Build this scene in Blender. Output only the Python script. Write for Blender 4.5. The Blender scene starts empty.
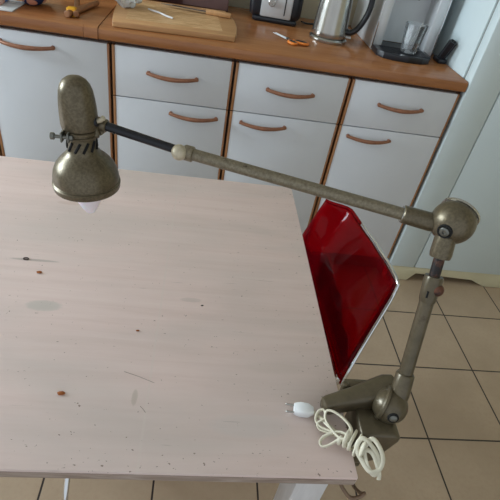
import bpy, bmesh, math, random
from mathutils import Vector, Matrix, noise
random.seed(4)
S = bpy.context.scene
COL = S.collection
PI = math.pi

# ---------------------------------------------------------------- camera
cam = bpy.data.objects.new('camera', bpy.data.cameras.new('camera')); COL.objects.link(cam)
cam.matrix_world = Matrix(((0.987182, -0.088948, -0.132517, 0.29795537),
                           (-0.048621, 0.623233, -0.780524, -1.56418476),
                           (0.152014, 0.776962, 0.610919, 1.30075706),
                           (0, 0, 0, 1)))
# rows: world x,y,z ; columns: camera right, up, back
_r = Matrix(((0.987182, -0.088948, -0.132517), (-0.048621, 0.623233, -0.780524), (0.152014, 0.776962, 0.610919)))
cam.matrix_world = Matrix.Translation((0.29795537, -1.56418476, 1.30075706)) @ _r.to_4x4()
cam.data.lens = 33.1716; cam.data.sensor_width = 36; cam.data.clip_start = .02
S.camera = cam

# ---------------------------------------------------------------- light
w = bpy.data.worlds.new('world'); S.world = w; w.use_nodes = True
bg = w.node_tree.nodes['Background']; bg.inputs[0].default_value = (.86, .93, 1, 1); bg.inputs[1].default_value = .74
def area(name, loc, rot, sx, sy, power, col):
    l = bpy.data.lights.new(name, 'AREA'); l.shape = 'RECTANGLE'; l.size = sx; l.size_y = sy
    l.energy = power; l.color = col
    o = bpy.data.objects.new(name, l); COL.objects.link(o); o.location = loc; o.rotation_euler = rot
    return o
# daylight just outside the window in the left wall, pointing into the room
area('window_daylight', (-3.40, -.25, 1.90), (0, -math.radians(78), 0), 1.2, 1.5, 208, (.82, .93, 1))
S.view_settings.view_transform = 'Standard'; S.view_settings.look = 'None'
S.view_settings.gamma = 1; S.view_settings.use_curve_mapping = False
S.view_settings.exposure = 0.17

# ---------------------------------------------------------------- materials
def srgb(r, g, b):
    return tuple(((c/255/12.92) if c/255 <= .04045 else ((c/255+.055)/1.055)**2.4) for c in (r, g, b)) + (1,)
class Mat:
    def __init__(s, name, col, rough=.5, metal=0, **k):
        s.m = bpy.data.materials.new(name); s.m.use_nodes = True
        s.nt = s.m.node_tree; s.n = s.nt.nodes; s.L = s.nt.links.new
        s.b = s.n['Principled BSDF']; s.out = s.n['Material Output']
        s.b.inputs['Base Color'].default_value = col
        s.b.inputs['Roughness'].default_value = rough; s.b.inputs['Metallic'].default_value = metal
        for a, v in k.items(): s.b.inputs[a.replace('_', ' ')].default_value = v
        s.col = col
    def node(s, t, **k):
        n = s.n.new(t)
        for a, v in k.items(): setattr(n, a, v)
        return n
    def coords(s, scale=(1, 1, 1), rot=(0, 0, 0), kind='Object'):
        tc = s.node('ShaderNodeTexCoord'); mp = s.node('ShaderNodeMapping')
        mp.inputs['Scale'].default_value = scale; mp.inputs['Rotation'].default_value = rot
        s.L(tc.outputs[kind], mp.inputs[0]); return mp.outputs[0]
    def noise(s, vec, scale=5, detail=4, rough=.55, dist=0):
        n = s.node('ShaderNodeTexNoise'); s.L(vec, n.inputs['Vector'])
        n.inputs['Scale'].default_value = scale; n.inputs['Detail'].default_value = detail
        n.inputs['Roughness'].default_value = rough; n.inputs['Distortion'].default_value = dist
        return n.outputs['Fac']
    def ramp(s, fac, stops):
        r = s.node('ShaderNodeValToRGB'); s.L(fac, r.inputs[0]); e = r.color_ramp.elements
        while len(e) < len(stops): e.new(.5)
        for x, (p, c) in zip(e, stops): x.position = p; x.color = c
        return r.outputs[0]
    def mix(s, fac, a, b, mode='MIX'):
        n = s.node('ShaderNodeMix'); n.data_type = 'RGBA'; n.blend_type = mode
        for i, v in ((0, fac), (6, a), (7, b)):
            if isinstance(v, (int, float, tuple)): n.inputs[i].default_value = v
            else: s.L(v, n.inputs[i])
        return n.outputs[2]
    def base(s, o): s.L(o, s.b.inputs['Base Color']); return s
    def rough(s, o): s.L(o, s.b.inputs['Roughness']); return s
    def bump(s, h, strength=.2, dist=.001):
        b = s.node('ShaderNodeBump'); b.inputs['Strength'].default_value = strength; b.inputs['Distance'].default_value = dist
        s.L(h, b.inputs['Height']); s.L(b.outputs[0], s.b.inputs['Normal']); return s
W = (1, 1, 1, 1); K = (0, 0, 0, 1)
def grey(v): return (v, v, v, 1)
def speck(s, sc=900):   # faint variation so that nothing is a flat colour
    return s
def varied(name, c, rough=.5, metal=0, amt=.12, scale=12, **k):
    m = Mat(name, c, rough, metal, **k)
    f = m.noise(m.coords(), scale, 4)
    d = tuple(x*(1-amt) for x in c[:3])+(1,); l = tuple(min(1, x*(1+amt)) for x in c[:3])+(1,)
    m.base(m.ramp(f, [(.3, d), (.7, l)])); return m
def wood(name, c1, c2, scale=(4, 40, 40), rough=.4, bump=.1, **k):
    m = Mat(name, c1, rough, 0, **k)
    v = m.coords(scale); f = m.noise(v, 1.6, 8, .62, .6); m.base(m.ramp(f, [(.3, c1), (.7, c2)])); m.bump(f, bump, .0005)
    return m

M = {}
M['front'] = varied('white_cabinet_laminate', srgb(208, 212, 218), .45, amt=.02, scale=6).m
M['edge'] = wood('brown_wood_edging', srgb(128, 84, 52), srgb(172, 122, 80), (30, 30, 3)).m
M['edge_dark'] = wood('dark_brown_wood_carcass', srgb(62, 40, 28), srgb(88, 58, 40), (30, 30, 3)).m
m = Mat('oiled_beech_countertop', srgb(170, 110, 66), .22)
v = m.coords((3, 30, 30)); f = m.noise(v, 2.2, 8, .65, .8)
stripe = m.noise(m.coords((1.2, 9, 9)), 1.5, 2)
c = m.ramp(f, [(.25, srgb(122, 74, 42)), (.55, srgb(152, 100, 58)), (.8, srgb(172, 116, 76))])
m.base(m.mix(.35, c, m.ramp(stripe, [(.35, srgb(140, 84, 48)), (.65, srgb(180, 122, 76))]))); m.bump(f, .08, .0004)
M['counter'] = m.m
M['copper'] = varied('brown_copper_handle', srgb(144, 98, 74), .35, .25, amt=.15, scale=60).m

# whitewashed table
m = Mat('whitewashed_wood', srgb(200, 184, 176), .55)
g1 = m.noise(m.coords((1.6, 26, 26)), 2.5, 9, .68, .5)
g2 = m.noise(m.coords((2.2, 6, 6)), 1.3, 3, .5, .3)
g3 = m.noise(m.coords((1, 1, 1)), 160, 3, .7)
base = m.ramp(g1, [(.28, srgb(218, 195, 188)), (.5, srgb(225, 203, 197)), (.75, srgb(230, 210, 204))])
base = m.mix(m.ramp(g2, [(.42, K), (.72, grey(.55))]), base, srgb(196, 186, 180))
# thin dark scratches along the grain
sc = m.noise(m.coords((5, 150, 5)), 3, 2, .5); sc2 = m.noise(m.coords((9, 9, 9)), 2.0, 2)
mask = m.mix(1.0, m.ramp(sc, [(.70, K), (.735, W)]), m.ramp(sc2, [(.55, K), (.64, W)]), 'MULTIPLY')
base = m.mix(m.mix(1.0, mask, grey(.45), 'MULTIPLY'), base, srgb(120, 104, 92))
# worn specks, denser along the front and right edges
tc = m.node('ShaderNodeTexCoord'); sep = m.node('ShaderNodeSeparateXYZ'); m.L(tc.outputs['Object'], sep.inputs[0])
def mth(op, a, b=None):
    n = m.node('ShaderNodeMath', operation=op); n.use_clamp = False
    for i, x in enumerate((a, b)):
        if x is None: continue
        if isinstance(x, (int, float)): n.inputs[i].default_value = x
        else: m.L(x, n.inputs[i])
    return n.outputs[0]
dfront = mth('ADD', sep.outputs['Y'], 1.30)             # metres from the front edge (object at origin)
dright = mth('SUBTRACT', .533, sep.outputs['X'])
dmin = mth('MINIMUM', dfront, dright)
near = mth('MAXIMUM', mth('SUBTRACT', 1.0, mth('MULTIPLY', dmin, 18)), 0.0)
thr = mth('SUBTRACT', .745, mth('MULTIPLY', near, .048))
sp = mth('GREATER_THAN', m.noise(m.coords((1, 1.3, 1)), 190, 2, .5), thr)
base = m.mix(mth('MULTIPLY', sp, .75), base, srgb(112, 88, 70))
# grey smudges and the pale glue-joint line between the boards
def blob(cx, cy, rx, ry, lo=.8, hi=1.15):
    a = mth('POWER', mth('DIVIDE', mth('SUBTRACT', sep.outputs['X'], cx), rx), 2)
    b = mth('POWER', mth('DIVIDE', mth('SUBTRACT', sep.outputs['Y'], cy), ry), 2)
    r = mth('ADD', mth('ADD', a, b), mth('MULTIPLY', mth('SUBTRACT', g3, .5), .5))
    return m.ramp(r, [(0, W), (.55, grey(.8)), (.95, K)])
for cx, cy, rx, ry, col, k in ((.085, -1.046, .030, .013, srgb(176, 176, 168), .5), (.040, -.942, .045, .0035, srgb(140, 130, 124), .5),
                               (.245, -1.200, .0045, .014, srgb(160, 148, 130), .4), (.40, -1.235, .06, .02, srgb(200, 196, 194), .3),
                               (.31, -1.01, .02, .006, srgb(170, 160, 154), .3), (.44, -1.14, .05, .012, srgb(206, 190, 182), .4),
                               (.055, -.760, .03, .008, srgb(196, 170, 158), .4)):
    base = m.mix(m.mix(1.0, blob(cx, cy, rx, ry), grey(k), 'MULTIPLY'), base, col)
seam = mth('LESS_THAN', mth('ABSOLUTE', mth('SUBTRACT', sep.outputs['X'], .262)), .0016)
base = m.mix(mth('MULTIPLY', seam, .28), base, srgb(216, 204, 196))
m.base(base); m.bump(g1, .06, .0004)
M['table'] = m.m
M['table_edge'] = wood('worn_whitewash_edge', srgb(120, 100, 86), srgb(176, 160, 150), (8, 60, 60), .7).m
M['table_leg'] = wood('white_painted_leg', srgb(196, 194, 194), srgb(214, 212, 212), (30, 30, 4), .5).m

# floor tiles, size .2868 m
m = Mat('beige_ceramic_floor_tiles', srgb(160, 134, 112), .42)
tc = m.node('ShaderNodeTexCoord'); mp = m.node('ShaderNodeMapping'); m.L(tc.outputs['Object'], mp.inputs[0])
br = m.node('ShaderNodeTexBrick'); br.offset = 0; br.squash = 1
m.L(mp.outputs[0], br.inputs['Vector'])
TS = .2868
mp.inputs['Location'].default_value = (.0255+TS*20, .2336+TS*20, 0)
br.inputs['Scale'].default_value = 1; br.inputs['Brick Width'].default_value = TS; br.inputs['Row Height'].default_value = TS
br.inputs['Mortar Size'].default_value = .0028; br.inputs['Mortar Smooth'].default_value = .1
fn = m.noise(m.coords(), 3.5, 6, .6); fn2 = m.noise(m.coords(), 90, 3)
tile = m.ramp(fn, [(.3, srgb(162, 142, 118)), (.7, srgb(178, 157, 132))])
tile = m.mix(m.ramp(fn2, [(.45, K), (.7, grey(.4))]), tile, srgb(164, 140, 118))
m.L(tile, br.inputs['Color1']); m.L(tile, br.inputs['Color2']); br.inputs['Mortar'].default_value = srgb(46, 38, 34)
m.base(br.outputs['Color']); m.bump(m.ramp(br.outputs['Fac'], [(0, W), (1, K)]), .4, .001)
M['floor'] = m.m
M['wall'] = varied('beige_plaster', srgb(186, 176, 150), .8, amt=.04, scale=8).m
M['fridge'] = varied('white_enamel', srgb(198, 210, 212), .35, amt=.02, scale=4).m
M['fridge_base'] = varied('yellowed_cream_plastic', srgb(204, 198, 168), .5, amt=.05).m
M['seal'] = varied('grey_rubber_seal', srgb(120, 124, 120), .6).m

# hammered olive-grey lamp enamel
m = Mat('hammered_olive_grey_enamel', srgb(116, 108, 84), .33, .55)
vo = m.node('ShaderNodeTexVoronoi'); vo.inputs['Scale'].default_value = 700; m.L(m.coords(), vo.inputs['Vector'])
nz = m.noise(m.coords(), 30, 6, .7); fine = m.noise(m.coords(), 300, 3)
c = m.ramp(fine, [(.35, srgb(88, 79, 62)), (.65, srgb(106, 96, 77))])
c = m.mix(m.ramp(nz, [(.64, K), (.76, grey(.4))]), c, srgb(76, 62, 44))
m.base(c); m.bump(vo.outputs['Distance'], .16, .0004); M['lamp'] = m.m
m = Mat('smooth_olive_enamel', srgb(104, 96, 74), .30, .35)
nz = m.noise(m.coords(), 40, 6, .7)
m.base(m.ramp(nz, [(.3, srgb(76, 68, 51)), (.62, srgb(94, 84, 66)), (.75, srgb(72, 60, 44))])); m.bump(nz, .1, .0005); M['lamp_smooth'] = m.m
m = Mat('worn_pale_metal_tube', srgb(150, 142, 122), .36, .5)
nz = m.noise(m.coords(), 260, 4, .7); n2 = m.noise(m.coords(), 45, 4, .6)
c = m.ramp(nz, [(.3, srgb(96, 88, 72)), (.7, srgb(138, 128, 108))])
c = m.mix(m.ramp(n2, [(.64, K), (.70, W)]), c, srgb(60, 44, 32))
m.base(c); m.bump(nz, .2, .0004); M['tube'] = m.m
m = Mat('rusty_dark_steel', srgb(60, 50, 50), .55, .5)
nz = m.noise(m.coords(), 60, 5, .7)
m.base(m.ramp(nz, [(.44, srgb(40, 36, 36)), (.60, srgb(100, 64, 48))])); M['rust'] = m.m
M['blackrod'] = varied('black_lacquered_rod', srgb(34, 35, 40), .28, .4).m
M['black'] = varied('black_plastic', srgb(26, 28, 34), .32).m
M['hole'] = varied('dark_recess', srgb(10, 9, 8), .9).m
M['screw'] = varied('worn_steel_screw', srgb(112, 112, 106), .35, .8).m
M['knob'] = varied('pale_worn_knob', srgb(186, 176, 154), .4, .3, amt=.2, scale=120).m
M['steel'] = varied('brushed_stainless_steel', srgb(178, 176, 170), .24, .95, amt=.05).m
M['silver'] = varied('satin_silver_plastic', srgb(205, 208, 210), .30, .25, amt=.04).m
M['silver_dark'] = varied('grey_inner_panel', srgb(206, 210, 212), .35, .0, amt=.04).m
M['chrome'] = varied('polished_chrome', srgb(215, 216, 218), .08, 1, amt=.02).m
M['bulb'] = varied('frosted_white_bulb', srgb(226, 224, 232), .35, amt=.02, Subsurface_Weight=.3).m
M['cord'] = varied('cream_white_flex', srgb(206, 200, 180), .45, amt=.06, scale=60).m
M['plug'] = varied('white_plug_plastic', srgb(228, 230, 232), .35, amt=.03).m
M['brown_cord'] = varied('brown_flex', srgb(120, 96, 76), .5).m
M['board'] = wood('bamboo_chopping_board', srgb(176, 128, 84), srgb(200, 156, 108), (4, 60, 60), .5).m
m = Mat('pale_end_grain_inlay', srgb(214, 176, 128), .5)
f = m.noise(m.coords((20, 140, 20)), 1.4, 4, .7); m.base(m.ramp(f, [(.4, srgb(178, 132, 84)), (.62, srgb(220, 184, 138))])); M['inlay'] = m.m
M['wood_light'] = wood('light_wood_handle', srgb(176, 128, 82), srgb(204, 158, 110), (30, 30, 8), .5).m
M['wood_mid'] = wood('brown_wood_stick', srgb(132, 88, 56), srgb(160, 110, 72), (30, 30, 8), .5).m
M['maroon'] = varied('dark_maroon_card', srgb(74, 46, 46), .5).m
M['mauve'] = varied('greyish_mauve_film', srgb(120, 98, 98), .25).m
M['paper'] = varied('white_paper', srgb(220, 222, 224), .7, amt=.03).m
M['yellow'] = varied('bright_yellow_plastic', srgb(232, 170, 20), .35).m
M['orange'] = varied('orange_plastic', srgb(214, 120, 40), .4).m
M['crumb'] = varied('orange_brown_crumb', srgb(150, 84, 34), .8, amt=.3, scale=400).m
M['dark'] = varied('dark_brown_stain', srgb(50, 36, 28), .5).m
M['frame'] = varied('white_window_paint', srgb(220, 220, 216), .5, amt=.02).m
m = Mat('navy_cloth_with_peach_flowers', srgb(24, 44, 92), .8)
vo = m.node('ShaderNodeTexVoronoi'); vo.inputs['Scale'].default_value = 22; m.L(m.coords(), vo.inputs['Vector'])
m.base(m.ramp(vo.outputs['Distance'], [(.0, srgb(240, 170, 140)), (.32, srgb(226, 160, 136)), (.38, srgb(24, 44, 92))])); M['navy'] = m.m
m = Mat('light_blue_card_with_peach_print', srgb(90, 140, 200), .5)
vo = m.node('ShaderNodeTexVoronoi'); vo.inputs['Scale'].default_value = 18; m.L(m.coords(), vo.inputs['Vector'])
m.base(m.ramp(vo.outputs['Distance'], [(.0, srgb(240, 205, 195)), (.42, srgb(232, 178, 160)), (.5, srgb(86, 136, 200))])); M['print'] = m.m
def see_through(name, tint, gloss_rough=.03, k=.04, refl=1.45):
    mm = bpy.data.materials.new(name); mm.use_nodes = True; nt = mm.node_tree; nt.nodes.clear()
    o = nt.nodes.new('ShaderNodeOutputMaterial'); t = nt.nodes.new('ShaderNodeBsdfTransparent'); g = nt.nodes.new('ShaderNodeBsdfGlossy')
    d = nt.nodes.new('ShaderNodeBsdfDiffuse'); x0 = nt.nodes.new('ShaderNodeMixShader')
    x = nt.nodes.new('ShaderNodeMixShader'); fr = nt.nodes.new('ShaderNodeFresnel'); fr.inputs[0].default_value = refl
    nz = nt.nodes.new('ShaderNodeTexNoise'); nz.inputs['Scale'].default_value = 9
    mx = nt.nodes.new('ShaderNodeMix'); mx.data_type = 'RGBA'; mx.inputs[6].default_value = tint
    mx.inputs[7].default_value = tuple(c*.92 for c in tint[:3])+(1,)
    nt.links.new(nz.outputs['Fac'], mx.inputs[0]); nt.links.new(mx.outputs[2], t.inputs[0])
    d.inputs[0].default_value = tint; g.inputs['Roughness'].default_value = gloss_rough
    x0.inputs[0].default_value = k; L = nt.links.new
    L(t.outputs[0], x0.inputs[1]); L(d.outputs[0], x0.inputs[2])
    L(fr.outputs[0], x.inputs[0]); L(x0.outputs[0], x.inputs[1]); L(g.outputs[0], x.inputs[2]); L(x.outputs[0], o.inputs[0])
    return mm
M['red'] = see_through('translucent_red_acrylic', srgb(200, 6, 32), .04, .14, 1.22)
M['glass'] = see_through('clear_glass', (.97, .99, 1, 1), .02, .07, 1.5)
M['bag'] = see_through('clear_plastic_film', (.9, .93, .95, 1), .12, .5, 1.7)
M['pane'] = see_through('window_glass', (.97, .98, .99, 1), .01, .0, 1.3)

# ---------------------------------------------------------------- mesh helpers
def nb(): return bmesh.new()
def box(bm, x0, x1, y0, y1, z0, z1, bev=0, seg=2):
    b = bmesh.new()
    bmesh.ops.create_cube(b, size=1)
    for v in b.verts:
        v.co = Vector(((x0+x1)/2+v.co.x*(x1-x0), (y0+y1)/2+v.co.y*(y1-y0), (z0+z1)/2+v.co.z*(z1-z0)))
    if bev: bmesh.ops.bevel(b, geom=list(b.edges), offset=bev, segments=seg, profile=.5, affect='EDGES')
    join(bm, b); return bm
def join(bm, b):
    me = bpy.data.meshes.new('t'); b.to_mesh(me); b.free(); bm.from_mesh(me); bpy.data.meshes.remove(me)
def frame_of(d):
    d = d.normalized(); a = Vector((0, 0, 1)) if abs(d.z) < .9 else Vector((1, 0, 0))
    u = d.cross(a).normalized(); return u, d.cross(u).normalized()
def lathe(bm, prof, o=(0, 0, 0), axis=(0, 0, 1), n=40, cap=True):
    """prof = [(r, h)] along axis"""
    o = Vector(o); ax = Vector(axis).normalized(); u, v = frame_of(ax); rings = []
    for r, h in prof:
        if r < 1e-6: rings.append([bm.verts.new(o+ax*h)])
        else: rings.append([bm.verts.new(o+ax*h+(u*math.cos(2*PI*i/n)+v*math.sin(2*PI*i/n))*r) for i in range(n)])
    for a, b in zip(rings, rings[1:]):
        for i in range(n):
            j = (i+1) % n
            if len(a) == 1 and len(b) == 1: continue
            if len(a) == 1: bm.faces.new((a[0], b[j], b[i]))
            elif len(b) == 1: bm.faces.new((a[i], a[j], b[0]))
            else: bm.faces.new((a[i], a[j], b[j], b[i]))
    if cap:
        for r in (rings[0], rings[-1]):
            if len(r) > 1: bm.faces.new(r)
    return bm
def cyl(bm, a, b, r, r2=None, n=32, bev=0):
    a, b = Vector(a), Vector(b); h = (b-a).length; r2 = r if r2 is None else r2
    e = bev
    return lathe(bm, [(r-e, 0), (r, e), (r2, h-e), (r2-e, h)] if e else [(r, 0), (r2, h)], a, b-a, n)
def spline(P, k=8, closed=False):
    P = [Vector(p) for p in P]; out = []; n = len(P)
    for i in range(n if closed else n-1):
        p0 = P[(i-1) % n] if closed or i > 0 else P[0]; p1 = P[i]; p2 = P[(i+1) % n]
        p3 = P[(i+2) % n] if closed or i+2 < n else P[-1]
        for j in range(k):
            t = j/k
            out.append(.5*((2*p1)+(-p0+p2)*t+(2*p0-5*p1+4*p2-p3)*t*t+(-p0+3*p1-3*p2+p3)*t**3))
    if not closed: out.append(P[-1])
    return out
def tube(bm, P, r, n=12, closed=False, sx=1, taper=None):
    P = [Vector(p) for p in P]; rings = []; N = len(P); up = None
    for i, p in enumerate(P):
        d = (P[(i+1) % N]-P[i-1]) if (closed or 0 < i < N-1) else (P[1]-P[0] if i == 0 else P[-1]-P[-2])
        d.normalize()
        if up is None: up = frame_of(d)[0]
        up = (up-d*up.dot(d)).normalized(); v = d.cross(up)
        rr = r*(taper(i/(N-1)) if taper else 1)
        rings.append([bm.verts.new(p+up*math.cos(2*PI*k/n)*rr*sx+v*math.sin(2*PI*k/n)*rr) for k in range(n)])
    R = rings+[rings[0]] if closed else rings
    for a, b in zip(R, R[1:]):
        for k in range(n): bm.faces.new((a[k], a[(k+1) % n], b[(k+1) % n], b[k]))
    if not closed: bm.faces.new(rings[0]); bm.faces.new(rings[-1])
    return bm
def prism(bm, pts, a0, a1, axis='y', bev=0):
    b = bmesh.new()
    f = {'y': lambda p, a: (p[0], a, p[1]), 'z': lambda p, a: (p[0], p[1], a), 'x': lambda p, a: (a, p[0], p[1])}[axis]
    A = [b.verts.new(f(p, a0)) for p in pts]; B = [b.verts.new(f(p, a1)) for p in pts]
    b.faces.new(A); b.faces.new(B)
    for i in range(len(pts)): b.faces.new((A[i], A[(i+1) % len(pts)], B[(i+1) % len(pts)], B[i]))
    bmesh.ops.recalc_face_normals(b, faces=b.faces)
    if bev: bmesh.ops.bevel(b, geom=list(b.edges), offset=bev, segments=3, profile=.5, affect='EDGES')
    join(bm, b); return bm
def sphere(bm, c, r, s=(1, 1, 1), n=3, jit=0, f=8):
    b = bmesh.new(); bmesh.ops.create_icosphere(b, subdivisions=n, radius=1)
    for v in b.verts:
        q = v.co.copy()
        if jit: q *= 1+jit*noise.noise(q*f)
        v.co = Vector((c[0]+q.x*r*s[0], c[1]+q.y*r*s[1], c[2]+q.z*r*s[2]))
    join(bm, b); return bm
def obj(name, bm, mat, parent=None, smooth=True, xf=None, mats=None):
    bmesh.ops.recalc_face_normals(bm, faces=bm.faces)
    me = bpy.data.meshes.new(name)
    if parent is not None and isinstance(parent, bpy.types.Object):
        # geometry is given in the world: shift it to the parent's origin
        inv = wmat(parent).inverted(); bm.transform(inv)
    bm.to_mesh(me); bm.free()
    o = bpy.data.objects.new(name, me); COL.objects.link(o)
    me.materials.append(mat if not isinstance(mat, str) else M[mat])
    if smooth:
        for p in me.polygons: p.use_smooth = True
        me.set_sharp_from_angle(angle=math.radians(38))
    if parent: o.parent = parent
    return o
def wmat(o):
    m = Matrix.LocRotScale(o.location, o.rotation_euler, o.scale)
    return wmat(o.parent) @ m if o.parent else m
def thing(name, label, cat, loc=(0, 0, 0), rot=(0, 0, 0), group=None):
    o = bpy.data.objects.new(name, None); COL.objects.link(o); o.location = loc; o.rotation_euler = rot
    o.empty_display_size = .05
    o['label'] = label; o['category'] = cat
    if group: o['group'] = group
    return o
def tag(o, label, cat, group=None, kind=None):
    if label: o['label'] = label
    if cat: o['category'] = cat
    if group: o['group'] = group
    if kind: o['kind'] = kind
    return o
def struct(name, bm, mat, parent=None):
    o = obj(name, bm, mat, parent, smooth=False)
    if not parent: o['kind'] = 'structure'
    return o

# ---------------------------------------------------------------- the room
struct('floor', box(nb(), -3.2, 1.95, -2.6, .62, -.03, 0), 'floor')
struct('wall_back', box(nb(), -3.2, 1.95, .62, .74, -.03, 2.5), 'wall')
b = nb()
box(b, -3.32, -3.2, -2.6, .74, -.03, .95); box(b, -3.32, -3.2, -2.6, .74, 2.35, 2.5)
box(b, -3.32, -3.2, -2.6, -1.1, .95, 2.35); box(b, -3.32, -3.2, .56, .74, .95, 2.35)
struct('wall_left', b, 'wall')
struct('wall_right', box(nb(), 1.95, 2.07, -2.6, .74, -.03, 2.5), 'wall')
struct('ceiling', box(nb(), -3.32, 2.07, -2.6, .74, 2.5, 2.6), 'frame')
b = nb()
for a in ((-3.28, -3.24, -1.1, .56, .95, 1.0), (-3.28, -3.24, -1.1, .56, 2.3, 2.35), (-3.28, -3.24, -1.1, -1.05, 1.0, 2.3),
          (-3.28, -3.24, .51, .56, 1.0, 2.3), (-3.28, -3.24, -.295, -.245, 1.0, 2.3)): box(b, *a)
win = struct('window_1', b, 'frame')
struct('pane', box(nb(), -3.262, -3.258, -1.05, .51, 1.0, 2.3), 'pane', win)
b = nb(); box(b, -3.2, -.80, .60, .62, 0, .07)
struct('baseboard_back', b, 'frame')

# ---------------------------------------------------------------- base cabinets
CW = .3946; CB = .862
def handle(parent, cx, z, w=.165):
    P = []
    for i in range(17):
        t = i/16*2-1
        P.append((cx+t*w/2, -.020-.022*(1-t*t)-.004, z-.004*(1-t*t)))
    b = nb(); tube(b, P, .0074, 12, sx=1.0, taper=lambda t: 1.0-.25*abs(2*t-1))
    for s in (-1, 1): cyl(b, (cx+s*w/2*.94, -.004, z), (cx+s*w/2*.94, -.028, z), .0065, n=12)
    return obj('handle', b, 'copper', parent)
def cabinet(i, label, drawer, hd, hx):
    x0 = i*CW; x1 = x0+CW; g = .0015
    t = thing('base_cabinet', label, 'cabinet', (x0+CW/2, .3, 0), group='base cabinets under the wooden worktop')
    b = nb(); box(b, x0+g, x1-g, .002, .598, .115, CB-.002)
    obj('carcass', b, 'edge_dark', t, False)
    obj('plinth', box(nb(), x0+g, x1-g, .05, .58, .001, .114), 'edge_dark', t, False)
    zd = .6925
    def front(name, z0, z1, hx_, hz):
        f = obj(name, box(nb(), x0+.0135, x1-.0105, -.018, .0018, z0, z1, .0008), 'front', t)
        obj('edge_strip', box(nb(), x0+.0045, x0+.0133, -.019, .0018, z0, z1, .001), 'edge', f)
        obj('edge_strip', box(nb(), x1-.0103, x1-.0035, -.019, .0018, z0, z1, .001), 'edge', f)
        handle(f, hx_, hz)
    if drawer:
        front('drawer', zd+.0018, CB-.008, x0+CW/2, .783); front('door', .115, zd-.0018, hx, .657)
    else: front('door', .115, CB-.008, hx, hd)
    return t
cabinet(-2, 'white base cabinet at the far left end, mostly out of the picture', False, .82, -.62)
cabinet(-1, 'leftmost wide white door cabinet without drawer, behind lamp head', False, .82, -.252)
cabinet(0, 'white cabinet with drawer and door, below the chopping board', True, .657, .275)
cabinet(1, 'white cabinet with drawer and door, below the orange scissors', True, .657, .519)
cabinet(2, 'white cabinet with drawer and door, next to the white fridge', True, .657, .91)
b = nb(); box(b, 3*CW+.0005, 3*CW+.0045, -.0, .598, .001, CB-.002)
tag(obj('end_panel', b, 'edge_dark', None, False), 'brown wooden end panel between last cabinet and white fridge', 'panel')

# worktop with rounded front edge
def top_bm(x0, x1):
    pr = [(.598, .864), (-.02, .864), (-.0265, .868), (-.0275, .875), (-.0275, .888), (-.025, .896), (-.018, .900), (.598, .900)]
    return prism(nb(), pr, x0, x1, 'x')
wt = obj('worktop', top_bm(-.033, 1.188), 'counter'); tag(wt, 'orange-brown wooden worktop along the wall, right of the joint strip', 'worktop')
wl = obj('worktop', top_bm(-.80, -.078), 'counter'); tag(wl, 'orange-brown wooden worktop piece at the left, left of the joint strip', 'worktop')
b = prism(nb(), [(.598, .864), (-.021, .864), (-.0285, .868), (-.0287, .889), (-.026, .8975), (-.018, .9015), (.598, .9015)], -.0765, -.0345, 'x')
js = obj('joint_strip', b, 'counter'); tag(js, 'narrow wooden joint strip between the two worktop pieces', 'strip')

# ---------------------------------------------------------------- fridge
t = thing('fridge', 'tall white fridge at the right end of the cabinets', 'fridge', (1.5, .25, 0))
obj('body', box(nb(), 1.1915, 1.80, .03, .60, .083, 1.75, .004), 'fridge', t)
obj('door', box(nb(), 1.1915, 1.309, -.030, .018, .083, 1.75, .005), 'fridge', t)
d = obj('door', box(nb(), 1.3115, 1.80, -.030, .018, .083, 1.75, .005), 'fridge', t)
obj('door_handle', box(nb(), 1.345, 1.365, -.06, -.028, 1.0, 1.25, .006), 'fridge', d)
obj('seal', box(nb(), 1.1975, 1.794, .0175, .0305, .087, 1.745), 'seal', t)
b = prism(nb(), [(1.1915, .081), (1.80, .081), (1.80, .001), (1.69, .001), (1.615, .034), (1.47, .040), (1.335, .045), (1.305, .001), (1.1915, .001)], -.024, .02, 'y', .003)
obj('plinth', b, 'fridge_base', t)
b = nb(); box(b, 1.21, 1.79, .06, .59, .03, .0825)
for x in (1.23, 1.74):
    for y in (.1, .55): cyl(b, (x, y, .0005), (x, y, .04), .02)
obj('underside', b, 'black', t)

# ---------------------------------------------------------------- table
t = thing('dining_table', 'whitewashed wooden table with worn edges in the foreground', 'table', (.15, -.95, 0))
t.location = (0, 0, 0)
X0, X1, Y0, Y1, ZT = -.85, .533, -1.30, -.600, .75
b = nb(); box(b, X0, X1, Y0, Y1, ZT-.0185, ZT, .0022)
# the right edge runs very slightly skewed
obj('tabletop', b, 'table', t)
obj('edge_band', box(nb(), X0+.002, X1-.002, Y0-.0006, Y0+.004, ZT-.0165, ZT-.0045), 'table_edge', t)
b = nb(); box(b, X0+.07, X1-.075, Y0+.075, Y0+.095, .65, .731); box(b, X0+.07, X1-.075, Y1-.055, Y1-.035, .65, .731)
box(b, X1-.055, X1-.035, Y0+.07, Y1-.07, .65, .731); box(b, X0+.035, X0+.055, Y0+.07, Y1-.07, .65, .731)
obj('apron', b, 'table_leg', t, False)
for x in (X0+.02, X1-.065):
    for y in (Y0+.018, Y1-.063):
        obj('leg', box(nb(), x, x+.045, y, y+.045, .0005, .7313, .002), 'table_leg', t)

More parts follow.
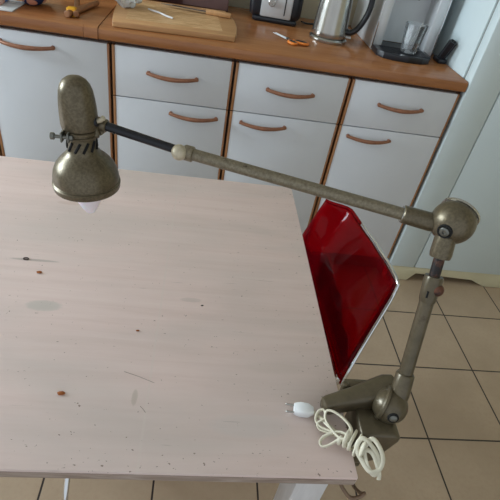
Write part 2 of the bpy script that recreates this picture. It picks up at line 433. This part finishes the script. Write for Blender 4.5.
# crumbs and the small dark knot ring on the table
def crumb(x, y, s, label, mat='crumb'):
    b = nb(); sphere(b, (x, y, .7505+s*.45), s, (1.5, .9, .55), 2, .5, 2.3)
    tag(obj('crumb', b, mat), label, 'crumb', 'food crumbs on the table')
crumb(.057, -.973, .0030, 'orange crumb on the table near the left edge of the photo, behind the grey smudge')
crumb(.151, -1.200, .0033, 'orange-brown crumb on the front left part of the table')
crumb(.233, -1.085, .0018, 'tiny reddish crumb near the middle of the table')
crumb(.329, -1.022, .0016, 'tiny dark crumb right of the table middle, towards the red chair', 'dark')
b = nb(); tube(b, [(.026+.0042*math.cos(a*PI/8), -.941+.0026*math.sin(a*PI/8), .7508) for a in range(16)], .0009, 6, True)
tag(obj('knot_ring', b, 'dark'), 'small dark ring-shaped mark on the left of the table', 'mark')
# fine scratches pressed into the paint
def scratch(p, q, label):
    b = nb(); tube(b, [p+(.7502,), ((p[0]+q[0])/2, (p[1]+q[1])/2+.0008, .7502), q+(.7502,)], .00035, 5)
    tag(obj('scratch', b, 'table_edge'), label, 'scratch')
scratch((.225, -1.160), (.268, -1.176), 'long fine scratch in the front middle of the table')
scratch((.254, -1.213), (.262, -1.222), 'short diagonal scratch behind the front edge of the table')

# ---------------------------------------------------------------- red chair (cantilever, facing the table)
t = thing('cantilever_chair', 'translucent red chair with chrome frame at the right side of the table', 'chair', (.45, -.72, 0))
near = [(.668, -.945, .452), (.673, -.938, .50), (.700, -.908, .58), (.732, -.874, .66), (.738, -.866, .70)]
far = [(.625, -.490, .452), (.610, -.525, .50), (.602, -.562, .58), (.623, -.566, .66), (.637, -.563, .70)]
def backpt(u, v):   # u 0..1 near->far, v 0..1 up
    N = spline(near, 8); F = spline(far, 8); a = N[round(v*(len(N)-1))]; f_ = F[round(v*(len(F)-1))]
    p = a.lerp(f_, u)
    def lerp(tab):
        for (a0_, b0_), (a1_, b1_) in zip(tab, tab[1:]):
            if u <= a1_:
                q = (u-a0_)/(a1_-a0_); return b0_+(b1_-b0_)*(q*q*(3-2*q)*.5+q*.5)
        return 0
    k = .35+.65*v
    p.x += k*lerp([(0, 0), (.25, .018), (.5, .031), (.78, .038), (1, 0)])
    p.y += k*lerp([(0, 0), (.5, .004), (.78, .034), (1, 0)])
    return p
b = nb(); G = []
nu, nv = 22, 16
for j in range(nv+1):
    G.append([b.verts.new(backpt(i/nu, j/nv)) for i in range(nu+1)])
for j in range(nv):
    for i in range(nu): b.faces.new((G[j][i], G[j][i+1], G[j+1][i+1], G[j+1][i]))
o = obj('backrest', b, 'red', t)
md = o.modifiers.new('thick', 'SOLIDIFY'); md.thickness = .005; md.offset = 0
b = nb(); G = []
for j in range(11):
    G.append([b.verts.new((.215+.45*i/14, -.915+.43*j/10, .448-.012*math.sin(PI*i/14)*math.sin(PI*j/10))) for i in range(15)])
for j in range(10):
    for i in range(14): b.faces.new((G[j][i], G[j][i+1], G[j+1][i+1], G[j+1][i]))
o = obj('seat', b, 'red', t); md = o.modifiers.new('thick', 'SOLIDIFY'); md.thickness = .005; md.offset = 0
edge = [backpt(0, j/16) for j in range(17)]; top = [backpt(i/22, 1) for i in range(1, 23)]; fe = [backpt(1, j/16) for j in range(16, -1, -1)]
e1 = [p+Vector((.002, -.004, .0)) for p in edge]
e2 = [p+Vector((.004, 0, .004)) for p in top[:14]]
b = nb(); tube(b, e1+e2, .0040, 10, taper=lambda s: 1 if s < .8 else 1-.6*(s-.8)/.2)
obj('back_rim', b, 'chrome', t)
obj('top_trim', tube(nb(), [p+Vector((.001, 0, .002)) for p in top[13:]], .0045, 8), 'red', t)
for y, nm in ((-.93, 0), (-.465, 1)):
    P = spline([(.668, y, .46), (.64, y, .435), (.50, y, .435), (.25, y, .435), (.20, y, .40), (.19, y, .25), (.185, y, .05), (.21, y, .0125), (.35, y, .0125), (.56, y, .0125)], 8)
    obj('frame_rail', tube(nb(), P, .0115, 14), 'chrome', t)
obj('floor_bar', tube(nb(), spline([(.56, -.93, .0125), (.585, -.915, .0125), (.59, -.7, .0125), (.585, -.48, .0125), (.56, -.465, .0125)], 6), .0115, 14), 'chrome', t)

# second chair at the front of the table, only a chrome leg shows
t = thing('tubular_chair', 'chair under the front of the table, only its thin chrome legs showing', 'chair', (.05, -1.03, 0))
P = spline([(.123, -1.130, .46), (.121, -1.185, .40), (.118, -1.215, .25), (.112, -1.24, .006)], 6)
obj('leg', tube(nb(), P, .0048, 12), 'chrome', t)
obj('leg', tube(nb(), [(p.x-.36, p.y, p.z) for p in P], .0048, 12), 'chrome', t)
for x in (.11, -.25): obj('leg', tube(nb(), [(x, -.86, .46), (x-.01, -.845, .02)], .0048, 12), 'chrome', t)
obj('seat', box(nb(), -.26, .125, -1.135, -.84, .455, .475, .008), 'red', t)

# ---------------------------------------------------------------- the work lamp
t = thing('desk_lamp', 'old hammered olive-grey jointed work lamp clamped to the table corner', 'lamp', (.56, -1.22, .75))
V = Vector
# clamp jaw lying on the table
B = V((.596, -1.214, .792))
b = nb()
def loft(bm, secs, n=20, pw=.55):
    """secs: (centre, right vec, up vec, half width, half height): superellipse sections"""
    R = []
    for c, u, v, a, h in secs:
        ring = []
        for k in range(n):
            th = 2*PI*k/n; cs, sn = math.cos(th), math.sin(th)
            ring.append(bm.verts.new(c+u*a*math.copysign(abs(cs)**pw, cs)+v*h*math.copysign(abs(sn)**pw, sn)))
        R.append(ring)
    for p, q in zip(R, R[1:]):
        for k in range(n): bm.faces.new((p[k], p[(k+1) % n], q[(k+1) % n], q[k]))
    bm.faces.new(R[0]); bm.faces.new(R[-1])
j0 = V((.496, -1.213, .7685)); j1 = V((.588, -1.193, .783)); dd = (j1-j0).normalized(); uu = V((-dd.y, dd.x, 0)).normalized(); vv = dd.cross(uu)*-1
if vv.z < 0: vv = -vv
loft(b, [(j0, uu, vv, .006, .007), (j0+dd*.003, uu, vv, .0095, .0115), (j0+dd*.008, uu, vv, .0105, .0130), (j0.lerp(j1, .5), uu, vv, .0135, .0150), (j0.lerp(j1, .82), uu, vv, .0180, .0175),
         (j1, uu, vv, .0195, .0195), (j1+dd*.012, uu, vv, .016, .019), (j1+dd*.017, uu, vv, .008, .012)])
jaw = obj('clamp_jaw', b, 'lamp_smooth', t)
b = nb(); cyl(b, (.532, -1.186, .757), (.532, -1.184, .783), .005, n=16, bev=.001); box(b, .533, .570, -1.186, -1.172, .768, .779, .003)
obj('rear_lug', b, 'lamp_smooth', t)
# block hanging outside the edge
b = nb()
prism(b, [(.5425, .770), (.590, .770), (.599, .765), (.599, .755), (.580, .704), (.556, .694), (.5425, .704)], -1.254, -1.198, 'y', .004)
blk = obj('clamp_block', b, 'lamp_smooth', t)
# lower jaw and its screw under the tabletop
b = nb(); box(b, .475, .570, -1.247, -1.213, .672, .684, .003); box(b, .550, .570, -1.245, -1.215, .676, .705, .002); cyl(b, (.495, -1.23, .640), (.495, -1.23, .7305), .006, n=16); cyl(b, (.495, -1.23, .628), (.495, -1.23, .642), .014, n=24, bev=.002)
obj('lower_jaw', b, 'lamp_smooth', t)
# knuckle
BK = B+V((-.0100, -.0036, -.0066))
kd = (V((.298, -1.564, 1.301))-BK).normalized()
camdir = (kd*.80+V((.089, -.623, -.777))*.57+V((.987, -.049, .152))*.15).normalized()
b = nb(); sphere(b, BK, .0240, (1, 1, .98), 4)
kn = obj('knuckle', b, 'lamp_smooth', t)
b = nb(); lathe(b, [(.0074, .0), (.0074, .0034), (.0066, .0038)], BK+camdir*.0210, camdir, 24)
obj('screw_recess', b, 'hole', kn)
b = nb(); lathe(b, [(.0050, .0), (.0050, .0045), (.0036, .0052), (0, .0054)], BK+camdir*.0210, camdir, 24)
obj('screw', b, 'screw', kn)
# ring seam on the knuckle
jn = (V((.540, -1.195, .790))-BK).normalized()
b = nb(); lathe(b, [(.0225, .006), (.0246, .008), (.0240, .011), (.0215, .013)], BK, jn, 36, False)
obj('seam_ring', b, 'lamp_smooth', kn)
# post
T = V((.609, -1.119, 1.020)); pd = (T-B).normalized(); PL = (T-B).length
b = nb(); lathe(b, [(.0120, .000), (.0130, .012), (.0122, .040), (.0108, .042)], B, pd, 36); obj('post_socket', b, 'lamp_smooth', t)
post = obj('post', lathe(nb(), [(.0092, .02), (.0092, PL*.60)], B, pd, 36), 'lamp_smooth', t)
b = nb(); lathe(b, [(.0094, PL*.585), (.0106, PL*.60), (.0112, PL*.64), (.0120, PL*.715), (.0110, PL*.727), (.0068, PL*.727)], B, pd, 36)
col = obj('post_collar', b, 'lamp_smooth', t)
side = V((.25, -.90, .30)).normalized()
pc = B+pd*PL*.672
b = nb(); sphere(b, pc+V((.0050, -.0070, .0)), .0086, (1, .9, 1), 3); obj('thumb_knob', b, 'rust', col)
b = nb(); 
sl = V((-.0066, -.0078, .002)); q0 = B+pd*PL*.625+sl*1.12; q1 = B+pd*PL*.660+sl*1.12
tube(b, [q0, q1], .0013, 8); obj('slot', b, 'hole', col)
obj('extension_rod', lathe(nb(), [(.0068, PL*.70), (.0068, PL*.83)], B, pd, 28), 'rust', t)
# elbow ball
E = V((.6165, -1.1125, 1.0190)); ER = .0272
b = nb(); lathe(b, [(.0085, -.046), (.0125, -.045), (.0135, -.040), (.0128, -.018)], B+pd*((E-B).dot(pd)), pd, 32); obj('elbow_neck', b, 'lamp', t)
b = nb(); sphere(b, E, ER, (1, 1, 1), 5); ball = obj('elbow_ball', b, 'lamp', t)
ra = V((.60, .62, .50)).normalized()
b = nb(); lathe(b, [(ER*.86, .0145), (ER*.92, .0150), (ER*.92, .0178), (ER*.80, .0200)], E, ra, 48, False); obj('cap_ring', b, 'steel', ball)
b = nb()
prof = [(math.sqrt(max(0, 1-(h)**2))*ER*.99, h*ER*.99+.0016) for h in [.62, .7, .78, .86, .92, .97, .99, 1.0]]
prof[-1] = (0, prof[-1][1]); lathe(b, prof, E, ra, 48, False); obj('cap', b, 'lamp', ball)
cd = (V((.298, -1.564, 1.301))-E).normalized(); sd = (cd+V((-.15, -.0, -.52))).normalized()
b = nb(); lathe(b, [(.0090, 0), (.0090, .0026), (.0080, .0032), (.0066, .0026), (.0066, 0)], E+sd*(ER-.0018), sd, 32); obj('screw_recess', b, 'hole', ball)
b = nb(); lathe(b, [(.0058, 0), (.0058, .0040), (.0046, .0048), (.0024, .0048), (.0021, .0036), (0, .0036)], E+sd*(ER-.0018), sd, 32); obj('screw', b, 'screw', ball)
# arm
J = V((.277, -1.022, 1.026)); A1 = V((.598, -1.108, 1.0120)); ad = (J-A1).normalized(); AL = (J-A1).length
b = nb(); lathe(b, [(.0112, 0), (.0119, .006), (.0114, .041), (.0098, .0425)], A1, ad, 36); obj('arm_socket', b, 'lamp', t)
b = nb(); lathe(b, [(.0102, .0415), (.0102, .0430)], A1, ad, 36); obj('socket_ring', b, 'steel', t)
obj('arm_tube', lathe(nb(), [(.0079, .02), (.0077, AL-.006)], A1, ad, 32), 'tube', t)
b = nb(); lathe(b, [(.0082, AL-.018), (.0100, AL-.0165), (.0100, AL-.006), (.0078, AL-.003)], A1, ad, 32); obj('arm_collar', b, 'tube', t)
b = nb(); sphere(b, J+V((-.001, -.006, .001)), .0102, (1, 1, 1), 4); cyl(b, J+V((-.0005, .004, 0)), J+V((-.001, -.004, .001)), .006, n=20); obj('joint_knob', b, 'knob', t)
H = V((.170, -.995, 1.0375))   # where the dark rod meets the head
obj('inner_rod', cyl(nb(), J, H, .0056, .0060, 24), 'blackrod', t)
b = nb(); hd = (H-J).normalized(); cyl(b, H-hd*.012, H+hd*.012, .0085, n=24, bev=.001); obj('rod_end', b, 'lamp', t)
# head (slightly tilted)
hr = bpy.data.objects.new('lamp_head', None)
AX = V((.045, .0, -1.0)).normalized()     # pointing down the shade
HC = V((.1525, -1.0, 0.9480))              # centre of the rim plane
up = -AX
def along(h): return HC+up*h
def flat(bm_, prof, sx=1.0): return lathe(bm_, prof, HC, up, 56)
# rim at h=0, top of dome at .152
b = nb()
sh = [(.042,.0018),(.0438,-.001),(.0442,.002),(.0447,.0060),(.0428,.0078),(.0440,.0096),(.0433,.0104),(.043,.0165),(.0412,.025),(.0375,.033),(.0320,.0400),(.0262,.0455),(.0215,.0500),(.0186,.0550),(.0178,.0600),(.0178,.0735)]
inner = [(r-.0018, h-.0008) for r, h in reversed(sh[1:])]
lathe(b, sh[1:], HC, up, 64, False)
lathe(b, inner, HC, up, 64, False)
lathe(b, [(inner[-1][0], inner[-1][1]), (sh[1][0], sh[1][1])], HC, up, 64, False)
bmesh.ops.remove_doubles(b, verts=b.verts, dist=1e-5)
shade = obj('lamp_shade', b, 'lamp', t)
# slanted vent slots around the neck
right, fwd = frame_of(up)
b = nb()
for k in range(11):
    a0 = 2*PI*k/11; a1 = a0+.42
    def pt(a, h, r): return HC+up*h+(right*math.cos(a)+fwd*math.sin(a))*r
    tube(b, [pt(a0, .0560, .0186), pt((a0+a1)/2, .0625, .0182), pt(a1, .0690, .0180)], .0018, 8)
obj('vent_slots', b, 'hole', shade)
# clamp ring with screw
b = nb(); lathe(b, [(.0175, .0715), (.0205, .0725), (.0210, .0755), (.0196, .0770), (.0214, .0780), (.0217, .0825), (.0190, .0840)], HC, up, 56)
ring = obj('clamp_ring', b, 'lamp', t)
rc = HC+up*.0782
rt = (V((1, 0, 0))-up*V((1, 0, 0)).dot(up)).normalized()
# ears of the ring and screw on the left, facing the camera
L0 = rc+V((-.014, -.0175, 0))
b = nb(); box(b, L0.x-.005, L0.x-.0025, L0.y-.008, L0.y+.006, L0.z-.006, L0.z+.006, .0008); box(b, L0.x+.003, L0.x+.0055, L0.y-.008, L0.y+.006, L0.z-.006, L0.z+.006, .0008)
cyl(b, L0+V((-.014, -.004, 0)), L0+V((.010, -.004, 0)), .0022, n=16); cyl(b, L0+V((-.017, -.004, 0)), L0+V((-.0125, -.004, 0)), .0045, n=6); cyl(b, L0+V((.006, -.004, 0)), L0+V((.0095, -.004, 0)), .004, n=6)
obj('clamp_screw', b, 'screw', ring)
# dome: slightly wider at the bottom
b = nb()
dm = [(.0185,.0838),(.0226,.0843),(.0234,.089),(.0232,.100),(.0226,.112),(.0216,.122),(.0202,.131),(.0178,.138),(.0140,.1435),(.009,.147),(.004,.1483),(0,.1485)]
lathe(b, dm, HC, up, 56, False)
bmesh.ops.transform(b, matrix=Matrix.Translation(HC) @ Matrix.Diagonal((1.0, .9, 1, 1)) @ Matrix.Translation(-HC), verts=b.verts)
dome = obj('lamp_housing', b, 'lamp', t)
sw = HC+up*.096+V((.0205, -.004, 0))
b = nb(); cyl(b, sw+V((-.004, 0, -.001)), sw+V((.003, 0, .0005)), .0065, n=20, bev=.001); obj('switch_mount', b, 'blackrod', dome)
b = nb(); tube(b, [sw, sw+V((.007, -.001, .003)), sw+V((.011, -.002, .007))], .0032, 12); obj('switch', b, 'knob', dome)
# bracket between rod and ring
b = nb(); cyl(b, H+V((-.008, -.002, .004)), H+V((.006, -.002, -.012)), .0052, n=20, bev=.001); cyl(b, rc+V((.014, -.004, 0)), rc+V((.024, -.004, .0)), .0042, n=18, bev=.001)
tube(b, [rc+V((.022, -.004, 0)), rc+V((.018, -.002, .010)), H], .0042, 12)
obj('head_bracket', b, 'lamp', t)
# bulb
b = nb(); bp = [(.0135, .055), (.0150, .030), (.0172, .012), (.0175, .000), (.0165, -.012), (.0135, -.026), (.0090, -.038), (.0050, -.046), (.0025, -.0465), (0, -.0475)]
bp = [(r*1.22 if h < .04 else r, h) for r, h in bp]; lathe(b, bp, HC+up*.002, up, 40); obj('bulb', b, 'bulb', t)
b = nb(); lathe(b, [(.0145, .040), (.0145, .072), (.010, .074)], HC, up, 32); obj('bulb_socket', b, 'black', t)

# ---------------------------------------------------------------- cord and plug
t = thing('power_cord', 'bundled white power cord with plug lying on the table corner', 'cord', (.51, -1.24, .75))
path = [(.486, -1.215, .7580), (.492, -1.222, .7600), (.500, -1.236, .7640), (.508, -1.250, .768), (.502, -1.246, .764), (.492, -1.238, .760), (.487, -1.228, .760), (.491, -1.219, .766), (.498, -1.219, .769), (.498, -1.229, .766), (.489, -1.233, .7600), (.492, -1.240, .7565), (.504, -1.247, .760), (.514, -1.256, .766), (.520, -1.264, .774),
        (.524, -1.254, .783), (.518, -1.239, .782), (.507, -1.227, .779), (.499, -1.224, .775), (.497, -1.233, .770), (.504, -1.247, .768), (.512, -1.261, .772),
        (.523, -1.262, .777), (.513, -1.252, .772), (.498, -1.251, .763), (.489, -1.257, .7575), (.491, -1.264, .7570), (.501, -1.263, .762), (.513, -1.259, .772)]
a0, a1 = V((.517, -1.254, .770)), V((.539, -1.274, .772))
ax = (a1-a0).normalized(); u_, v_ = frame_of(ax)
for k in range(0, 4*10+1):
    th = 2*PI*k/10; c_ = a0.lerp(a1, k/40)
    rr = .0115+.0015*math.sin(k*1.7)
    path.append(tuple(c_+(u_*math.cos(th)+v_*math.sin(th))*rr))
path += [(.546, -1.268, .786), (.555, -1.277, .784), (.560, -1.288, .774), (.556, -1.296, .765), (.544, -1.298, .763), (.535, -1.288, .768), (.527, -1.276, .778),
         (.535, -1.268, .787), (.549, -1.279, .781), (.556, -1.290, .770), (.551, -1.300, .758), (.541, -1.292, .766), (.538, -1.278, .776), (.547, -1.283, .778), (.556, -1.297, .762), (.557, -1.303, .754)]
P = spline(path, 6)
P = [V((p.x, p.y, max(p.z, .7530) if p.x < .535 and p.y > -1.302 else p.z)) for p in P]
obj('flex', tube(nb(), P, .0017, 12, sx=1.75), 'cord', t)
pa = V((.486, -1.2145, .7585)); pb = V((.4655, -1.2125, .7585)); pdv = (pb-pa).normalized(); pu = V((-pdv.y, pdv.x, 0)); pv = V((0, 0, 1))
k_ = 1.3
b = nb(); loft(b, [(pa, pu, pv, .0052, .0040), (pa+pdv*.003, pu, pv, .0064, .0048), (pa+pdv*.007, pu, pv, .0088, .0062), (pa+pdv*.018, pu, pv, .0092, .0068), (pa+pdv*.0235, pu, pv, .0078, .0060), (pa+pdv*.0265, pu, pv, .0068, .005)], 16, .4)
plug = obj('plug', b, 'plug', t)
for s in (-1, 1):
    q = pa+pdv*.0265+pu*s*.0055
    b = nb(); cyl(b, q-pdv*.002, q+pdv*.0115, .0014, n=12, bev=.0004); obj('prong', b, 'steel', plug)
P = spline([(.546, -1.240, .668), (.551, -1.262, .690), (.556, -1.284, .700), (.556, -1.292, .685), (.545, -1.292, .668), (.530, -1.282, .672), (.520, -1.262, .690), (.512, -1.235, .667)], 8)
P = spline([(.560, -1.245, .667), (.559, -1.268, .664), (.560, -1.288, .682), (.557, -1.296, .700), (.550, -1.299, .695), (.540, -1.297, .690), (.530, -1.290, .698), (.522, -1.275, .705)], 8)
tag(obj('brown_cable', tube(nb(), P, .0026, 10), 'brown_cord'), 'brown cable looping below the table corner from the clamp', 'cable')

# ---------------------------------------------------------------- things on the worktop
Z = .9003
# chopping board
t = thing('chopping_board', 'light bamboo chopping board with curved ends, on the worktop', 'board', (.180, .200, Z), (0, 0, math.radians(5)))
def rr(w, d, bulge, n=10):
    P = []
    for i in range(n+1):
        s = i/n*2-1; P.append((w/2+bulge*(1-s*s), s*d/2))
    for i in range(n+1):
        s = 1-i/n*2; P.append((-w/2-bulge*.3*(1-s*s), s*d/2))
    return P
def local(bm_, par): bm_.transform(wmat(par)); return bm_
obj('board', local(prism(nb(), rr(.385, .36, .022), 0, .018, 'z', .003), t), 'board', t)
obj('inlay', local(prism(nb(), rr(.31, .27, .0), .0175, .0184, 'z'), t), 'inlay', t)
# knife on the board
kn = thing('kitchen_knife', 'kitchen knife with light wooden handle lying on the chopping board', 'knife', (.285, .290, .9190), (0, 0, math.radians(-8)))
obj('handle', local(box(nb(), 0, .092, -.010, .010, .0005, .0165, .004), kn), 'wood_light', kn)
b = nb(); prism(b, [(.0, -.008), (.0, .010), (-.12, .008), (-.165, -.002), (-.14, -.009), (-.02, -.010)], .007, .0088, 'z'); obj('blade', local(b, kn), 'steel', kn)
b = nb(); tube(b, spline([(.088, .215, .922), (.110, .190, .924), (.130, .180, .923), (.155, .150, .923), (.178, .135, .9225)], 6), .0030, 8, sx=.7)
tag(obj('twisted_bag_tie', b, 'paper'), 'white twisted strip lying on the chopping board', 'strip')
b = nb(); sphere(b, (.020, .215, .9535), .045, (1.0, .9, .74), 4, .55, 2.2)
tag(obj('plastic_bag', b, 'bag'), 'crumpled clear plastic bag on the back left of the chopping board', 'bag')
# maroon packet behind the board
t = thing('flat_packet', 'dark maroon packet with greyish film standing behind the chopping board', 'packet', (.2, .52, Z))
obj('box', box(nb(), .06, .37, .475, .575, Z, Z+.13, .003), 'maroon', t)
obj('film_panel', box(nb(), .19, .368, .4725, .476, Z+.004, Z+.126, .001), 'mauve', t)
obj('paper_label', box(nb(), .10, .15, .4725, .4755, Z+.05, Z+.11), 'paper', t)
# added dark box, standing in for the shadowy unidentified area at the back
t = thing('dark_filler_box', 'added dark brown box filling the shadowy area at the back of the left worktop', 'box', (-.15, .5, Z))
obj('body', box(nb(), -.26, -.035, .38, .57, Z+.0015, Z+.16, .012), 'edge_dark', t)
obj('lid', box(nb(), -.262, -.033, .378, .572, Z+.1615, Z+.185, .01), 'dark', t)
# blue things
t = thing('fabric_pouch', 'navy blue pouch with peach flowers on the left worktop', 'pouch', (-.27, .135, Z))
b = nb(); sphere(b, (-.266, .135, Z+.064), .062, (1.0, 1.15, 1.0), 4, .12, 1.7)
for v in b.verts: v.co.z = max(v.co.z, Z+.001)
obj('bag', b, 'navy', t)
b = nb(); tube(b, spline([(-.27, .135, Z+.122), (-.255, .135, Z+.142), (-.27, .135, Z+.160), (-.285, .135, Z+.142)], 6, True), .004, 8, True); obj('tie', b, 'navy', t)
t = thing('printed_box', 'light blue printed box at the far left of the worktop', 'box', (-.35, .11, Z))
obj('box', box(nb(), -.445, -.336, .035, .12, Z+.0035, Z+.09, .004), 'print', t)
obj('tray', box(nb(), -.435, -.290, .001, .135, Z, Z+.0033, .001), 'paper', t)
# wooden sticks with yellow band
t = thing('wooden_tongs', 'brown wooden tongs held with a yellow clip, left of the chopping board', 'tongs', (-.11, .1, Z))
obj('arm', cyl(nb(), (-.137, .030, Z+.0105), (-.088, .240, Z+.0105), .0102, .0085, 20, .002), 'wood_mid', t)
obj('arm', cyl(nb(), (-.112, .040, Z+.0115), (-.150, .215, Z+.0115), .0088, .0085, 20, .002), 'wood_mid', t)
b = nb(); prism(b, [(-.144, Z), (-.116, Z), (-.116, Z+.024), (-.120, Z+.026), (-.140, Z+.026), (-.144, Z+.024)], .050, .072, 'y', .002)
obj('clip', b, 'yellow', t)

# scissors
t = thing('scissors', 'open scissors with orange and black handles on the worktop', 'scissors', (.6, .15, Z), (0, 0, 0))
def loop(cx, cy, a, bb, rot, z):
    P = []
    for k in range(20):
        x, y = a*math.cos(2*PI*k/20), bb*math.sin(2*PI*k/20)
        P.append((cx+x*math.cos(rot)-y*math.sin(rot), cy+x*math.sin(rot)+y*math.cos(rot), z))
    return P
pv_ = V((.578, .168, Z+.006))
for k, (mat_, cx, cy, a, bb, rot) in enumerate((('orange', .622, .137, .027, .012, -.35), ('orange', .591, .122, .018, .011, -1.0))):
    bl = obj('blade', prism(nb(), [(pv_.x-.006, pv_.y), (pv_.x+.006, pv_.y-.002), (.532+.008*k, .232-.006*k)], Z+.004+.0022*k, Z+.0058+.0022*k, 'z'), 'silver_dark', t, False)
    h_ = obj('handle', tube(nb(), loop(cx, cy, a, bb, rot, Z+.006), .0048, 10, True), mat_, t)
    obj('grip', tube(nb(), loop(cx, cy, a*.78, bb*.7, rot, Z+.0075), .004, 10, True), 'black', h_)
obj('rivet', cyl(nb(), pv_+V((0, 0, -.002)), pv_+V((0, 0, .004)), .0045, n=16), 'screw', t)

# toaster
t = thing('toaster', 'black toaster with silver end panel at the back of the worktop', 'toaster', (.557, .49, Z), (0, 0, math.radians(-4)))
b = nb(); box(b, -.103, .100, -.10, .09, .012, .185, .028, 4); obj('body', local(b, t), 'black', t)
b = nb(); box(b, -.088, .088, -.096, .084, 0, .02, .008); obj('base', local(b, t), 'black', t)
b = nb(); box(b, -.060, .060, -.105, -.096, .022, .172, .006); fp = obj('end_panel', local(b, t), 'silver', t)
b = nb(); box(b, .031, .035, -.1065, -.103, .035, .150); obj('lever_slot', local(b, t), 'hole', fp)
b = nb(); box(b, .018, .050, -.120, -.106, .135, .148, .004); obj('lever', local(b, t), 'black', fp)
b = nb(); cyl(b, (-.02, -.104, .075), (-.02, -.116, .075), .014, n=28, bev=.002); obj('dial', local(b, t), 'steel', fp)
for s in (-1, 1):
    b = nb(); box(b, s*.03-.011, s*.03+.011, -.07, .06, .184, .1862); obj('bread_slot', local(b, t), 'hole', t)
# kettle
t = thing('electric_kettle', 'tall stainless steel kettle with dark blue-black handle', 'kettle', (.744, .268, Z), (0, 0, math.radians(-14)))
b = nb(); lathe(b, [(.0, 0), (.069, 0), (.071, .004), (.071, .010), (.066, .015), (.0, .015)], n=56, cap=False); obj('base', local(b, t), 'steel', t)
b = nb(); lathe(b, [(.0, .0165), (.063, .0165), (.0655, .021), (.064, .035), (.060, .10), (.055, .17), (.050, .215), (.046, .232), (.0, .232)], n=64, cap=False); obj('body', local(b, t), 'steel', t)
b = nb(); lathe(b, [(0, .233), (.0445, .233), (.042, .240), (.02, .246), (.008, .248), (.009, .258), (0, .260)], n=48, cap=False); obj('lid', local(b, t), 'black', t)
b = nb(); tube(b, spline([(.056, 0, .045), (.075, 0, .040), (.100, 0, .060), (.120, 0, .110), (.122, 0, .165), (.105, 0, .205), (.075, 0, .222), (.046, 0, .222)], 8), .0105, 14, sx=1.3); obj('handle', local(b, t), 'black', t)
b = nb(); prism(b, [(-.045, .215), (-.070, .232), (-.045, .190)], -.012, .012, 'y', .002); obj('spout', local(b, t), 'steel', t)
b = nb(); box(b, .064, .084, -.007, .007, .020, .027, .002); obj('switch', local(b, t), 'paper', t)
# toaster flex
tag(obj('toaster_cable', tube(nb(), spline([(.668, .455, Z+.012), (.69, .475, Z+.0045), (.74, .485, Z+.0045), (.80, .50, Z+.0045), (.84, .56, Z+.0045)], 6), .0032, 8), 'black'), 'black cable on the worktop behind the steel kettle', 'cable')

# coffee machine
t = thing('coffee_machine', 'silver coffee machine with black drip tray at the right of the worktop', 'coffee machine', (1.02, .35, Z))
b = nb(); prism(b, [(.225, Z), (.560, Z), (.560, Z+.36), (.225, Z+.36)], .903, .940, 'x', .004); obj('side_panel', b, 'silver', t)
b = nb(); prism(b, [(.225, Z), (.560, Z), (.560, Z+.36), (.225, Z+.36)], 1.103, 1.142, 'x', .004); obj('side_panel', b, 'silver', t)
for x in (.9045, 1.1405):
    obj('edge_trim', box(nb(), x-.002, x+.002, .2225, .2262, Z+.004, Z+.355, .0008), 'chrome', t)
obj('back_panel', box(nb(), .9405, 1.1025, .300, .555, Z+.022, Z+.36), 'silver_dark', t)
obj('head', box(nb(), .9405, 1.1025, .205, .2995, Z+.235, Z+.36, .012), 'silver', t)
b = nb(); cyl(b, (1.02, .25, Z+.195), (1.02, .25, Z+.236), .022, n=28, bev=.003); cyl(b, (1.008, .25, Z+.180), (1.008, .25, Z+.197), .005, n=14); cyl(b, (1.032, .25, Z+.180), (1.032, .25, Z+.197), .005, n=14); obj('spout', b, 'black', t)
b = nb()
P = [(.915, .298), (.915, .160), (.925, .130), (.950, .112), (1.0, .103), (1.05, .108), (1.085, .122), (1.1005, .150), (1.1005, .298)]
P = [(.942, .298), (.942, .222), (.905, .218), (.905, .155), (.922, .125), (.955, .110), (1.01, .104), (1.065, .112), (1.098, .130), (1.112, .160), (1.112, .218), (1.1005, .222), (1.1005, .298)]
prism(b, P, Z, Z+.021, 'z', .002); tr = obj('drip_tray', b, 'black', t)
b = nb()
for k in range(8): box(b, .925, 1.095, .128+k*.011, .132+k*.011, Z+.0212, Z+.0232)
obj('grille', b, 'black', tr)
# tumbler
t = thing('drinking_glass', 'clear faceted drinking glass on the black drip tray', 'glass', (1.022, .163, Z+.0234))
n = 10; b = nb()
prof = [(.0, .001), (.028, .001), (.0295, .004), (.0335, .035), (.0395, .095), (.0375, .095), (.0308, .038), (.0255, .012), (.0, .011)]
lathe(b, prof, n=n, cap=False); obj('tumbler', local(b, t), 'glass', t, False)
obj('spoon', tube(nb(), [(1.015, .160, Z+.040), (1.030, .165, Z+.08), (1.045, .172, Z+.125)], .0018, 8), 'steel', t)
# black scoop leaning at the fridge
t = thing('black_grip', 'black angular hand grip lying between coffee machine and fridge', 'handle', (1.165, .19, Z))
a_, c_ = V((1.1640, .185, Z+.018)), V((1.1735, .160, Z+.082))
b = nb(); cyl(b, a_, c_, .0150, .0160, 6, .001); g_ = obj('grip', b, 'black', t)
obj('hollow_end', cyl(nb(), c_+(c_-a_).normalized()*.0003, c_+(c_-a_).normalized()*.0012, .010, n=6), 'hole', g_)
obj('foot', box(nb(), 1.150, 1.182, .165, .225, Z, Z+.016, .004), 'black', t)
